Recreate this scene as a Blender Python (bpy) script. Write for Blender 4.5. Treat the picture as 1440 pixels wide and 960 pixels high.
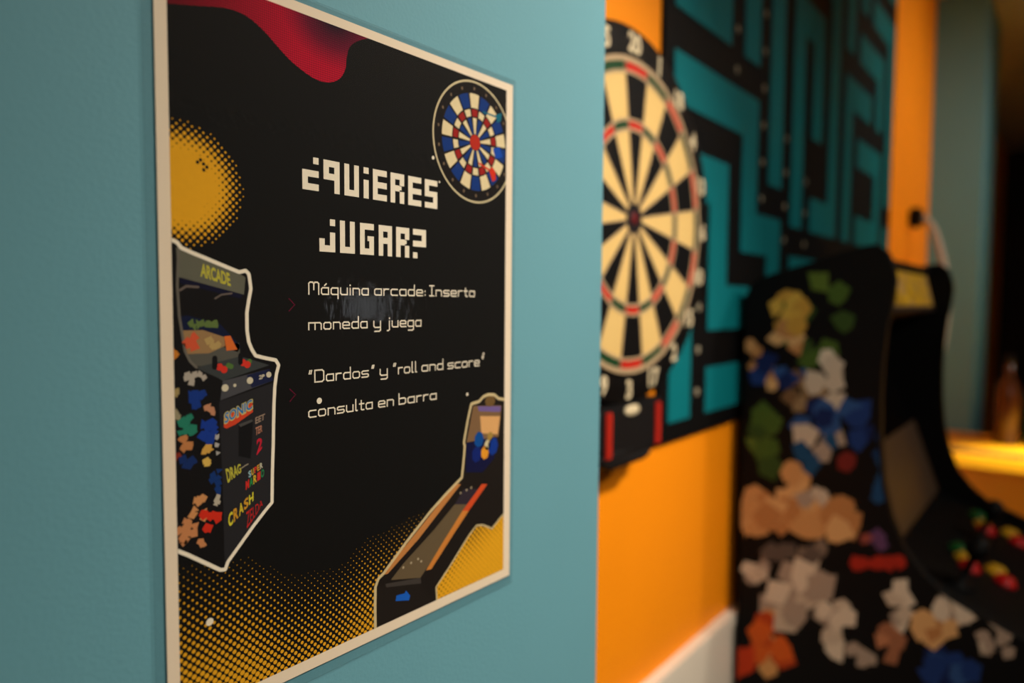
import bpy, bmesh, math, random
from mathutils import Vector, Matrix
from mathutils.geometry import tessellate_polygon

for o in list(bpy.data.objects): bpy.data.objects.remove(o, do_unlink=True)
SC = bpy.context.scene
COL = SC.collection

# ------------------------------------------------------------------ camera
# solved from the edges of the A4 poster and the upright edges of the walls (pixels of a 1440x960 frame)
F_PX, PITCH, ROLL, YAW = 993.80, 0.05728, -0.00756, 0.8980
CAM = Vector((-0.12447, -0.26817, 1.63918))
Z0 = 1.470                                     # height of the poster's lower edge

def cam_to_world(r, f, u):
    cp, sp = math.cos(PITCH), math.sin(PITCH)
    f, u = f*cp + u*sp, -f*sp + u*cp
    cy, sy = math.cos(YAW), math.sin(YAW)
    return Vector((r*cy + f*sy, -r*sy + f*cy, u))
def ray(px, py):
    dx, dy = px-720.0, py-480.0
    c, s = math.cos(ROLL), math.sin(ROLL)
    return cam_to_world(c*dx - s*dy, F_PX, -(s*dx + c*dy))
def hit_y(px, py, y):
    v = ray(px, py); return CAM + v*((y-CAM.y)/v.y)
def hit_x(px, py, x):
    v = ray(px, py); return CAM + v*((x-CAM.x)/v.x)
def hit_plane(px, py, p, n):
    v = ray(px, py); return CAM + v*((p-CAM).dot(n)/v.dot(n))

cam_data = bpy.data.cameras.new('camera')
cam = bpy.data.objects.new('camera', cam_data); COL.objects.link(cam)
c_, s_ = math.cos(ROLL), math.sin(ROLL)
rt, upv, fw = cam_to_world(c_, 0, -s_), cam_to_world(s_, 0, c_), cam_to_world(0, 1, 0)
M = Matrix((rt, upv, -fw)).transposed().to_4x4(); M.translation = CAM
cam.matrix_world = M
cam_data.sensor_width = 36; cam_data.lens = 36*F_PX/1440
cam_data.clip_start = 0.01; cam_data.clip_end = 60
cam_data.dof.use_dof = True
cam_data.dof.focus_distance = 0.325
cam_data.dof.aperture_fstop = 4.2
SC.camera = cam

# ------------------------------------------------------------------ world, lights, exposure
w = bpy.data.worlds.new('world'); SC.world = w; w.use_nodes = True
bg = w.node_tree.nodes['Background']
bg.inputs['Color'].default_value = (0.92, 0.95, 1.0, 1); bg.inputs['Strength'].default_value = 1.7
SC.view_settings.view_transform = 'Standard'; SC.view_settings.look = 'None'
SC.view_settings.exposure = 0.0; SC.view_settings.gamma = 1.0
SC.view_settings.use_curve_mapping = False

def light(name, kind, loc, target, energy, color, **kw):
    d = bpy.data.lights.new(name, kind); d.energy = energy; d.color = color
    for k, v in kw.items(): setattr(d, k, v)
    o = bpy.data.objects.new(name, d); COL.objects.link(o); o.location = loc
    o.rotation_euler = (Vector(target)-Vector(loc)).to_track_quat('-Z', 'Y').to_euler()
    return o
WARM = (1.0, 0.90, 0.76)
SPOT_1 = (0.62, -0.90, 2.56); SPOT_1_AIM = (0.46, 0.0, 1.56)
SPOT_2 = (1.50, -1.30, 2.56); SPOT_2_AIM = (0.95, 0.15, 1.35)
SPOT_3 = (2.25, -1.10, 2.56); SPOT_3_AIM = (2.35, 0.15, 1.95)
ADDED_PENDANT = (2.13, -0.50, 1.95)
light('unseen_spot_light', 'SPOT', SPOT_1, SPOT_1_AIM, 136, WARM, spot_size=math.radians(60), spot_blend=1.0, shadow_soft_size=0.05)  # unseen lamp; soft pool shaped to imitate lens darkening towards the corners
light('unseen_spot_light', 'SPOT', SPOT_2, SPOT_2_AIM, 40, WARM, spot_size=math.radians(62), spot_blend=1.0, shadow_soft_size=0.05)
light('unseen_spot_light', 'SPOT', SPOT_3, SPOT_3_AIM, 52, WARM, spot_size=math.radians(84), spot_blend=1.0, shadow_soft_size=0.05)  # added, unseen: brightens the far orange wall and the pier's side
light('added_fill_panel_light', 'AREA', (-1.35, -1.6, 2.655), (-1.35, -1.6, 0), 27, WARM, shape='RECTANGLE', size=1.15, size_y=0.28)  # added, unseen fill; lifts the left part of the blue wall
light('added_pendant_light', 'SPOT', ADDED_PENDANT, (ADDED_PENDANT[0], ADDED_PENDANT[1], 0), 150, WARM, spot_size=math.radians(82), spot_blend=0.35, shadow_soft_size=0.04)  # added, unseen: lights the counter's top and front

# ------------------------------------------------------------------ helpers
def lin(c):
    c /= 255.0
    return c/12.92 if c <= 0.04045 else ((c+0.055)/1.055)**2.4
def rgb(t): return (lin(t[0]), lin(t[1]), lin(t[2]), 1)
MATS = {}
def mat(name, col, rough=0.6, spec=0.3, vary=0.06, vscale=30, bump=0.0, bscale=200, metal=0.0, coat=0.0):
    if name in MATS: return MATS[name]
    m = bpy.data.materials.new(name); m.use_nodes = True
    nt = m.node_tree; n = nt.nodes; b = n['Principled BSDF']
    b.inputs['Roughness'].default_value = rough
    b.inputs['Specular IOR Level'].default_value = spec
    b.inputs['Metallic'].default_value = metal
    b.inputs['Coat Weight'].default_value = coat
    tc = n.new('ShaderNodeTexCoord')
    nz = n.new('ShaderNodeTexNoise'); nz.inputs['Scale'].default_value = vscale; nz.inputs['Detail'].default_value = 4
    nt.links.new(tc.outputs['Object'], nz.inputs['Vector'])
    mx = n.new('ShaderNodeMix'); mx.data_type = 'RGBA'
    c = rgb(col)
    mx.inputs[6].default_value = tuple(max(0, v*(1-vary)) for v in c[:3])+(1,)
    mx.inputs[7].default_value = tuple(min(1, v*(1+vary)) for v in c[:3])+(1,)
    nt.links.new(nz.outputs['Fac'], mx.inputs[0]); nt.links.new(mx.outputs[2], b.inputs['Base Color'])
    if bump > 0:
        n2 = n.new('ShaderNodeTexNoise'); n2.inputs['Scale'].default_value = bscale; n2.inputs['Detail'].default_value = 5
        nt.links.new(tc.outputs['Object'], n2.inputs['Vector'])
        bp = n.new('ShaderNodeBump'); bp.inputs['Strength'].default_value = bump; bp.inputs['Distance'].default_value = 0.002
        nt.links.new(n2.outputs['Fac'], bp.inputs['Height']); nt.links.new(bp.outputs['Normal'], b.inputs['Normal'])
    MATS[name] = m; return m
def ink(col):
    return mat('ink_%d_%d_%d' % col, col, rough=0.75, spec=0.15, vary=0.04, vscale=400)

def link(name, me, m, parent=None):
    o = bpy.data.objects.new(name, me); COL.objects.link(o)
    if m is not None and not me.materials: me.materials.append(m)
    if parent is not None: o.parent = parent
    return o
def empty(name, loc, label=None, cat=None, group=None, rz=0.0):
    o = bpy.data.objects.new(name, None); COL.objects.link(o); o.location = loc; o.rotation_euler.z = rz
    o.empty_display_size = 0.05
    if label: tag(o, label, cat, group)
    return o
def tag(o, label, cat, group=None, kind=None):
    o['label'] = label; o['category'] = cat
    if group: o['group'] = group
    if kind: o['kind'] = kind
    return o
def struct(o, label=None, cat=None):
    o['kind'] = 'structure'
    if label: o['label'] = label
    if cat: o['category'] = cat
    return o
def bm_mesh(bm, name, smooth=False):
    me = bpy.data.meshes.new(name); bm.normal_update(); bm.to_mesh(me); bm.free()
    if smooth:
        for p in me.polygons: p.use_smooth = True
    return me
def box(bm, x0, x1, y0, y1, z0, z1):
    vs = [bm.verts.new((x, y, z)) for x in (x0, x1) for y in (y0, y1) for z in (z0, z1)]
    for f in ((0,1,3,2), (4,6,7,5), (0,4,5,1), (2,3,7,6), (0,2,6,4), (1,5,7,3)):
        bm.faces.new([vs[i] for i in f])
def bevel(bm, w, seg=2):
    bmesh.ops.recalc_face_normals(bm, faces=bm.faces[:])
    bmesh.ops.bevel(bm, geom=bm.edges[:], offset=w, segments=seg, affect='EDGES', clamp_overlap=True)
def box_obj(name, b, m, parent=None, bev=0.0, origin=(0, 0, 0)):
    bm = bmesh.new(); x0, x1, y0, y1, z0, z1 = b; ox, oy, oz = origin
    box(bm, x0-ox, x1-ox, y0-oy, y1-oy, z0-oz, z1-oz)
    if bev: bevel(bm, bev)
    else: bmesh.ops.recalc_face_normals(bm, faces=bm.faces[:])
    return link(name, bm_mesh(bm, name), m, parent)
def lathe_mesh(prof, name, seg=28):
    bm = bmesh.new(); rings = []
    for r, z in prof:
        rings.append([bm.verts.new((r*math.cos(2*math.pi*i/seg), r*math.sin(2*math.pi*i/seg), z)) for i in range(seg)])
    for a, b in zip(rings, rings[1:]):
        for i in range(seg):
            j = (i+1) % seg; bm.faces.new((a[i], a[j], b[j], b[i]))
    bm.faces.new(rings[0][::-1]); bm.faces.new(rings[-1])
    return bm_mesh(bm, name, True)
def extrude_poly(bm, pts3, d):
    """closed polygon of 3-D points pushed along vector d; concave outlines allowed"""
    d = Vector(d); n = len(pts3)
    a = [bm.verts.new(Vector(p)) for p in pts3]; b = [bm.verts.new(Vector(p)+d) for p in pts3]
    for t in tessellate_polygon([[Vector(p) for p in pts3]]):
        bm.faces.new([a[i] for i in t]); bm.faces.new([b[i] for i in reversed(t)])
    for i in range(n):
        j = (i+1) % n; bm.faces.new((a[i], a[j], b[j], b[i]))
    bmesh.ops.recalc_face_normals(bm, faces=bm.faces[:])
def tube_mesh(pts, r, name, seg=10):
    bm = bmesh.new(); rings = []
    for i, p in enumerate(pts):
        t = (Vector(pts[min(i+1, len(pts)-1)]) - Vector(pts[max(i-1, 0)])).normalized()
        u = t.cross(Vector((0.3, 0.9, 0.31))).normalized(); v = t.cross(u)
        rings.append([bm.verts.new(Vector(p) + r*(u*math.cos(k*2*math.pi/seg) + v*math.sin(k*2*math.pi/seg))) for k in range(seg)])
    for a, b in zip(rings, rings[1:]):
        for k in range(seg):
            j = (k+1) % seg; bm.faces.new((a[k], a[j], b[j], b[k]))
    bm.faces.new(rings[0][::-1]); bm.faces.new(rings[-1])
    bmesh.ops.recalc_face_normals(bm, faces=bm.faces[:])
    return bm_mesh(bm, name, True)
def text_polys(s, bold=0.035):
    """triangles of a word in Blender's built-in font, normalised to the unit square"""
    cu = bpy.data.curves.new('lettering', 'FONT'); cu.body = s; cu.resolution_u = 3; cu.offset = bold
    o = bpy.data.objects.new('lettering', cu); COL.objects.link(o)
    bpy.context.view_layer.update()
    me = bpy.data.meshes.new_from_object(o.evaluated_get(bpy.context.evaluated_depsgraph_get()))
    V = [v.co.copy() for v in me.vertices]; Fc = [tuple(p.vertices) for p in me.polygons]
    bpy.data.objects.remove(o, do_unlink=True); bpy.data.curves.remove(cu); bpy.data.meshes.remove(me)
    x0 = min(v.x for v in V); x1 = max(v.x for v in V); y0 = min(v.y for v in V); y1 = max(v.y for v in V)
    return [((v.x-x0)/max(x1-x0, 1e-6), (v.y-y0)/max(y1-y0, 1e-6)) for v in V], Fc, (x1-x0)/(y1-y0)

# ------------------------------------------------------------------ setting materials
def wall_paint(name, col, bump=0.35):
    m = mat(name, col, rough=0.62, spec=0.25, vary=0.05, vscale=6, bump=bump*0.3, bscale=480)
    return m
M_BLUE = wall_paint('blue_wall_paint', (98, 151, 164))
M_ORANGE = wall_paint('orange_wall_paint', (250, 144, 1), 0.15)
M_WHITE = mat('white_board_paint', (226, 214, 196), rough=0.5, vary=0.03)
M_CEIL = mat('ceiling_plaster', (205, 200, 190), rough=0.8, bump=0.2)
M_DARKWALL = mat('dark_wall_paint', (40, 26, 20), rough=0.7, bump=0.2)
M_ROOMWALL = mat('room_wall_paint', (120, 118, 112), rough=0.7, bump=0.2)
m = mat('wood_floor', (92, 70, 52), rough=0.5, vary=0.25, vscale=5)

# ------------------------------------------------------------------ the room
NX0, NX1, NY = 0.318, 2.770, 0.155             # the recess between the two blue piers
def wall(name, b, m, bev=0.0, **k):
    return struct(box_obj(name, b, m, None, bev), **k)
wall('floor', (-2.5, 5.9, -3.6, 0.4, -0.1, 0.0), MATS['wood_floor'])
wall('ceiling', (-2.5, 5.9, -3.6, 0.4, 2.70, 2.80), M_CEIL)
wall('wall_near', (-2.5, NX0, 0.0, 0.40, 0.0, 2.70), M_BLUE, 0.003)
wall('wall_recess', (NX0, NX1, NY, 0.40, 0.0, 2.70), M_ORANGE)
wall('wall_pier', (NX1, 3.19, 0.0, 0.40, 0.0, 2.70), M_BLUE, 0.003)
wall('wall_far', (3.19, 5.9, NY, 0.40, 0.0, 2.70), M_ORANGE)
wall('wall_end', (5.9, 6.0, -3.6, 0.40, 0.0, 2.70), M_DARKWALL)
wall('wall_back', (-2.6, -2.5, -3.6, 0.40, 0.0, 2.70), M_ROOMWALL)
# opposite wall with its window opening
WX0, WX1, WZ0, WZ1 = 2.88, 3.52, 1.46, 1.73
bm = bmesh.new()
for b in ((-2.5, WX0, 0, 2.7), (WX1, 5.9, 0, 2.7), (WX0, WX1, 0, WZ0), (WX0, WX1, WZ1, 2.7)):
    box(bm, b[0], b[1], -3.72, -3.60, b[2], b[3])
struct(link('wall_opposite', bm_mesh(bm, 'wall_opposite'), M_ROOMWALL))
bm = bmesh.new()
fr = 0.03
box(bm, WX0, WX1, -3.68, -3.62, WZ0, WZ0+fr); box(bm, WX0, WX1, -3.68, -3.62, WZ1-fr, WZ1)
box(bm, WX0, WX0+fr, -3.68, -3.62, WZ0+fr, WZ1-fr); box(bm, WX1-fr, WX1, -3.68, -3.62, WZ0+fr, WZ1-fr)
win = struct(link('window_1', bm_mesh(bm, 'window_1'), M_WHITE))
gm = bpy.data.materials.new('window_glass'); gm.use_nodes = True
nt = gm.node_tree; nt.nodes.clear()
out = nt.nodes.new('ShaderNodeOutputMaterial'); tr = nt.nodes.new('ShaderNodeBsdfTransparent'); gl = nt.nodes.new('ShaderNodeBsdfGlossy')
gl.inputs['Roughness'].default_value = 0.02; mxs = nt.nodes.new('ShaderNodeMixShader'); fz = nt.nodes.new('ShaderNodeFresnel')
nt.links.new(fz.outputs[0], mxs.inputs[0]); nt.links.new(tr.outputs[0], mxs.inputs[1]); nt.links.new(gl.outputs[0], mxs.inputs[2]); nt.links.new(mxs.outputs[0], out.inputs[0])
box_obj('window_pane', (WX0+fr, WX1-fr, -3.655, -3.650, WZ0+fr, WZ1-fr), gm, win)
# white panelling below the orange wall of the recess: board and cap rail
bm = bmesh.new(); box(bm, NX0, NX1, 0.143, NY, 0.0, 1.122); box(bm, NX0, NX1, 0.139, NY, 1.122, 1.142); bmesh.ops.recalc_face_normals(bm, faces=bm.faces[:])
struct(link('trim_1', bm_mesh(bm, 'trim_1'), M_WHITE))
struct(box_obj('baseboard_near', (-2.5, NX0, -0.012, 0.0, 0, 0.09), M_WHITE, None, 0.003))

# ------------------------------------------------------------------ the poster
POSTER = empty('poster', (0.105, 0.0, Z0), 'laminated black arcade games poster with white border on the blue wall', 'poster')
def pv(u, v, layer): return Vector((u/1000-0.105, -(0.00092+layer*0.00002), v/1000))
def uv(px, py):
    h = hit_y(px, py, 0.0); return (h.x*1000, (h.z-Z0)*1000)
UL, UR, VB, VT = 4.8, 204.0, 5.4, 292.7        # the printed field inside the white border
def clip(poly):
    for ax, lim, sg in ((0, UL, 1), (0, UR, -1), (1, VB, 1), (1, VT, -1)):
        outp = []
        for i in range(len(poly)):
            a, b = poly[i-1], poly[i]
            ia, ib = (a[ax]-lim)*sg >= 0, (b[ax]-lim)*sg >= 0
            if ia != ib:
                t = (lim-a[ax])/(b[ax]-a[ax]); outp.append((a[0]+(b[0]-a[0])*t, a[1]+(b[1]-a[1])*t))
            if ib: outp.append(b)
        poly = outp
        if len(poly) < 3: return []
    return poly
class Print:
    """flat ink shapes gathered into one mesh on one layer of the poster"""
    def __init__(s, layer): s.v, s.f, s.layer = [], [], layer
    def poly(s, pts):
        pts = clip(list(pts))
        if len(pts) < 3: return s
        k = len(s.v); s.n = (getattr(s, 'n', 0)+1) % 8; s.v += [pv(a, b, s.layer+s.n*0.07) for a, b in pts]
        for t in tessellate_polygon([[Vector((a, b, 0)) for a, b in pts]]):
            t = [k+i for i in t]
            A, B, C = (s.v[i] for i in t)
            if (B-A).cross(C-A).y > 0: t.reverse()
            s.f.append(t)
        return s
    def rect(s, a, b, c, d): return s.poly([(a, c), (b, c), (b, d), (a, d)])
    def disc(s, cu, cv, r, n=10, rv=None):
        rv = r if rv is None else rv
        return s.poly([(cu+r*math.cos(2*math.pi*i/n), cv+rv*math.sin(2*math.pi*i/n)) for i in range(n)])
    def line(s, pts, w, round_=True):
        for a, b in zip(pts, pts[1:]):
            d = Vector((b[0]-a[0], b[1]-a[1]))
            if d.length < 1e-6: continue
            d.normalize(); n = Vector((-d.y, d.x))*w/2; e = Vector((0, 0)) if round_ else d*w/2
            s.poly([(a[0]-n.x-e.x, a[1]-n.y-e.y), (b[0]-n.x+e.x, b[1]-n.y+e.y), (b[0]+n.x+e.x, b[1]+n.y+e.y), (a[0]+n.x-e.x, a[1]+n.y-e.y)])
        if round_:
            for p in pts: s.disc(p[0], p[1], w/2, 8)
        return s
    def sector(s, c, r0, r1, a0, a1, n=4):
        A = [a0+(a1-a0)*i/n for i in range(n+1)]
        return s.poly([(c[0]+r1*math.cos(a), c[1]+r1*math.sin(a)) for a in A] + [(c[0]+r0*math.cos(a), c[1]+r0*math.sin(a)) for a in reversed(A)])
    def word(s, text, quad, bold=0.035):
        """quad: uv of top-left, top-right, bottom-right, bottom-left"""
        V, Fc, _ = text_polys(text, bold); tl, tr, br, bl = quad
        for f in Fc:
            P = []
            for i in f:
                x, y = V[i]
                P.append(tuple((bl[k]*(1-x)+br[k]*x)*(1-y) + (tl[k]*(1-x)+tr[k]*x)*y for k in (0, 1)))
            s.poly(P)
        return s
    def build(s, name, m, parent=POSTER, label=None):
        me = bpy.data.meshes.new(name); me.from_pydata([tuple(v) for v in s.v], [], [tuple(f) for f in s.f]); me.update()
        o = link(name, me, m, parent)
        if label: o['label'] = label
        return o

box_obj('paper_sheet', (-0.105, 0.105, -0.0009, -0.0006, 0.0, 0.297), mat('poster_paper', (236, 218, 192), rough=0.7, vary=0.03, vscale=60), POSTER)
INK_BLACK = ink((11, 10, 9))
Print(0).rect(UL, UR, VB, VT).build('printed_ground', INK_BLACK, label='black printed ground of the poster')

# clear film pouch round the sheet
fm = bpy.data.materials.new('clear_film'); fm.use_nodes = True
nt = fm.node_tree; nt.nodes.clear(); N = nt.nodes.new
out = N('ShaderNodeOutputMaterial'); tr = N('ShaderNodeBsdfTransparent'); gl = N('ShaderNodeBsdfGlossy'); mxs = N('ShaderNodeMixShader'); fz = N('ShaderNodeFresnel')
tr.inputs['Color'].default_value = (0.965, 0.965, 0.965, 1); gl.inputs['Roughness'].default_value = 0.04
geo = N('ShaderNodeNewGeometry'); ior = N('ShaderNodeMapRange'); ior.inputs[3].default_value = 1.45; ior.inputs[4].default_value = 1/1.45   # same reflectance from both sides
nt.links.new(geo.outputs['Backfacing'], ior.inputs[0]); nt.links.new(ior.outputs[0], fz.inputs['IOR'])
tc = N('ShaderNodeTexCoord'); mp = N('ShaderNodeMapping'); mp.inputs['Scale'].default_value = (1.0, 1.0, 0.45)
nz = N('ShaderNodeTexNoise'); nz.inputs['Scale'].default_value = 240; nz.inputs['Detail'].default_value = 2.5
bp = N('ShaderNodeBump'); bp.inputs['Strength'].default_value = 0.08; bp.inputs['Distance'].default_value = 0.0012
L = nt.links.new
L(tc.outputs['Object'], mp.inputs['Vector']); L(mp.outputs[0], nz.inputs['Vector']); L(nz.outputs['Fac'], bp.inputs['Height'])
L(bp.outputs['Normal'], gl.inputs['Normal']); L(fz.outputs[0], mxs.inputs[0]); L(tr.outputs[0], mxs.inputs[1]); L(gl.outputs[0], mxs.inputs[2]); L(mxs.outputs[0], out.inputs[0])
film = box_obj('laminate_film', (-0.105-0.0045, 0.105+0.002, -0.0017, -0.0001, -0.0052, 0.297+0.003), fm, POSTER, 0.0004)
film['label'] = 'clear glossy laminating film reaching past the paper'

# --- crimson halftone wave along the top
wave_px = [(236,6),(275,9),(307,11),(330,16),(350,27),(370,45),(385,62),(407,86),(432,106),(450,115),(465,116),(477,110),(484,97),(486,80),(490,67),(500,59),(517,54)]
def smooth(P, k=5):
    out = []
    for i in range(len(P)-1):
        p0, p1, p2, p3 = (Vector(P[min(max(i+d, 0), len(P)-1)]) for d in (-1, 0, 1, 2))
        for s in range(k):
            t = s/k; out.append(tuple(0.5*((2*p1)+(p2-p0)*t+(2*p0-5*p1+4*p2-p3)*t*t+(3*p1-p0-3*p2+p3)*t**3)))
    return out + [P[-1]]
wave = smooth([uv(*p) for p in wave_px])
wm = bpy.data.materials.new('crimson_halftone_ink'); wm.use_nodes = True
nt = wm.node_tree; b = nt.nodes['Principled BSDF']; b.inputs['Roughness'].default_value = 0.75; b.inputs['Specular IOR Level'].default_value = 0.15
N = nt.nodes.new; L = nt.links.new
tc = N('ShaderNodeTexCoord'); sp = N('ShaderNodeSeparateXYZ'); L(tc.outputs['Object'], sp.inputs[0])
def math_node(op, a, bb=None, nt=nt):
    q = nt.nodes.new('ShaderNodeMath'); q.operation = op
    for i, vv in enumerate((a, bb)):
        if vv is None: continue
        if isinstance(vv, (int, float)): q.inputs[i].default_value = vv
        else: nt.links.new(vv, q.inputs[i])
    return q.outputs[0]
cu_, cv_ = uv(468, 38)
dx = math_node('MULTIPLY', math_node('SUBTRACT', sp.outputs[0], cu_/1000-0.105), 1/0.030)
dz = math_node('MULTIPLY', math_node('SUBTRACT', sp.outputs[2], cv_/1000+0.004), 1/0.024)
dist = math_node('SQRT', math_node('ADD', math_node('MULTIPLY', dx, dx), math_node('MULTIPLY', dz, dz)))
rampn = N('ShaderNodeValToRGB'); L(dist, rampn.inputs[0])
er = rampn.color_ramp; er.elements[0].position = 0.15; er.elements[0].color = rgb((28, 14, 34)); er.elements[1].position = 0.95; er.elements[1].color = rgb((190, 6, 46))
e2 = er.elements.new(0.55); e2.color = rgb((112, 8, 44))
sx = math_node('SINE', math_node('MULTIPLY', math_node('ADD', sp.outputs[0], sp.outputs[2]), 2*math.pi/0.0019))
sz = math_node('SINE', math_node('MULTIPLY', math_node('SUBTRACT', sp.outputs[0], sp.outputs[2]), 2*math.pi/0.0019))
dots = math_node('MULTIPLY', math_node('ADD', math_node('MULTIPLY', sx, sz), 1.0), 0.5)
lf = N('ShaderNodeMapRange'); L(sp.outputs[0], lf.inputs[0]); lf.inputs[1].default_value = -0.10; lf.inputs[2].default_value = -0.045; lf.inputs[3].default_value = 0.28; lf.inputs[4].default_value = 1.0
k1 = math_node('MULTIPLY', math_node('ADD', math_node('MULTIPLY', dots, 1.15), 0.22), lf.outputs[0])
vm = N('ShaderNodeVectorMath'); vm.operation = 'SCALE'; L(rampn.outputs[0], vm.inputs[0]); L(k1, vm.inputs['Scale']); L(vm.outputs[0], b.inputs['Base Color'])
Print(1).poly([(UL-2, VT+2), (UL-2, wave[0][1])] + wave + [(wave[-1][0]+2, VT+2)]).build('printed_wave', wm, label='crimson halftone wave along the top of the print')

# --- yellow halftone sun on the left and halftone field along the bottom
YEL = ink((226, 164, 28))
pr = Print(1); per = 3.0; a = per/math.sqrt(2); cu, cv = 9.0, 212.3
pr.n = -1; pr.disc(cu, cv, 11.6, 48)
for i in range(-12, 14):
    for j in range(-24, 26):
        for h in (0, 0.5):
            u = cu + (i+h)*per; v = cv + (j+h)*per
            d = math.hypot((u-cu)/1.06, v-cv)
            if d > 24.2 or d < 10.4: continue
            q = 0.76 - 0.62*max(0, (d-11.5)/12.7)
            pr.n = (int(2*(i+h)) + 2*int(2*(j+h))) % 5; pr.disc(u, v, max(0.12, q*a), 10)
o = pr.build('halftone_sun', YEL, label='yellow halftone sun'); o['kind'] = 'stuff'
for px, py in ((276, 228.3), (280.2, 225), (284.4, 230.8), (289.2, 235.4), (284.8, 239.2)): Print(2).disc(*uv(px, py), 0.72, 8).build('dark_speck', INK_BLACK)
def vtop(u):
    K = [(0, 70), (29, 66), (60, 50), (79, 47), (100, 56), (136, 60), (170, 70), (210, 84)]
    for (x0, y0), (x1, y1) in zip(K, K[1:]):
        if u <= x1: t = max(0, (u-x0)/(x1-x0)); t = t*t*(3-2*t); return y0+(y1-y0)*t
    return 78
pr = Print(1); per = 3.45; a = per/math.sqrt(2)
for i in range(0, 62):
    for j in range(0, 26):
        for h in (0, 0.5):
            u = 5.2+(i+h)*per; v = 4.0+(j+h)*per; d = vtop(u)-v
            if d <= 0: continue
            q = min(1.0, d/56)**0.8*0.475*(1+0.36*min(1, max(0, (u-110)/60)))
            pr.n = (int(2*(i+h)) + 2*int(2*(j+h))) % 5
            if q > 0.05: pr.disc(u, v, q*a, 10)
o = pr.build('halftone_field', YEL, label='yellow halftone dots growing towards the bottom edge'); o['kind'] = 'stuff'

# --- heading in pixel letters
CREAM = ink((240, 229, 206))
G5 = {'¿': '..#|...|###|#..|###', 'q': '###|#.#|###|..#|..#', 'U': '#.#|#.#|#.#|#.#|###', 'i': '#|.|#|#|#', 'E': '###|#..|###|#..|###',
      'R': '###|#.#|##.|#.#|#.#', 'S': '###|#..|###|..#|###', 'j': '..#|...|..#|#.#|###', 'G': '###|#..|#.#|#.#|###', 'A': '###|#.#|###|#.#|#.#', '?': '###|..#|###|...|#..'}
def pixel_line(spec, v0, v1, name):
    pr = Print(2)
    for ch, u0, u1 in spec:
        rows = G5[ch].split('|'); n = len(rows[0]); rh = (v1-v0)/5; cw = (u1-u0)/n
        for r, row in enumerate(rows):
            for c, q in enumerate(row):
                if q == '#': pr.rect(u0+c*cw, u0+(c+1)*cw, v1-(r+1)*rh, v1-r*rh)
        if ch == 'R': pr.rect(u0+1.8*cw, u0+2.4*cw, v1-2.75*rh, v1-2.1*rh)
        if ch == 'G': pr.rect(u0+1.6*cw, u0+2.1*cw, v1-2.8*rh, v1-2*rh)
    pr.build(name, CREAM)
pixel_line([('¿', 62.7, 71.3), ('q', 73.9, 82.8), ('U', 85.5, 94.0), ('i', 96.8, 99.9), ('E', 102.5, 111.3), ('R', 113.7, 122.8), ('E', 125.5, 134.7), ('S', 137.2, 146.4)], 217.5, 232.1, 'heading_lettering')
pixel_line([('j', 71.4, 80.1), ('U', 82.8, 91.4), ('G', 94.5, 103.0), ('A', 106.0, 114.6), ('R', 117.3, 126.2), ('?', 128.8, 138.1)], 190.8, 205.7, 'heading_lettering')

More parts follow.
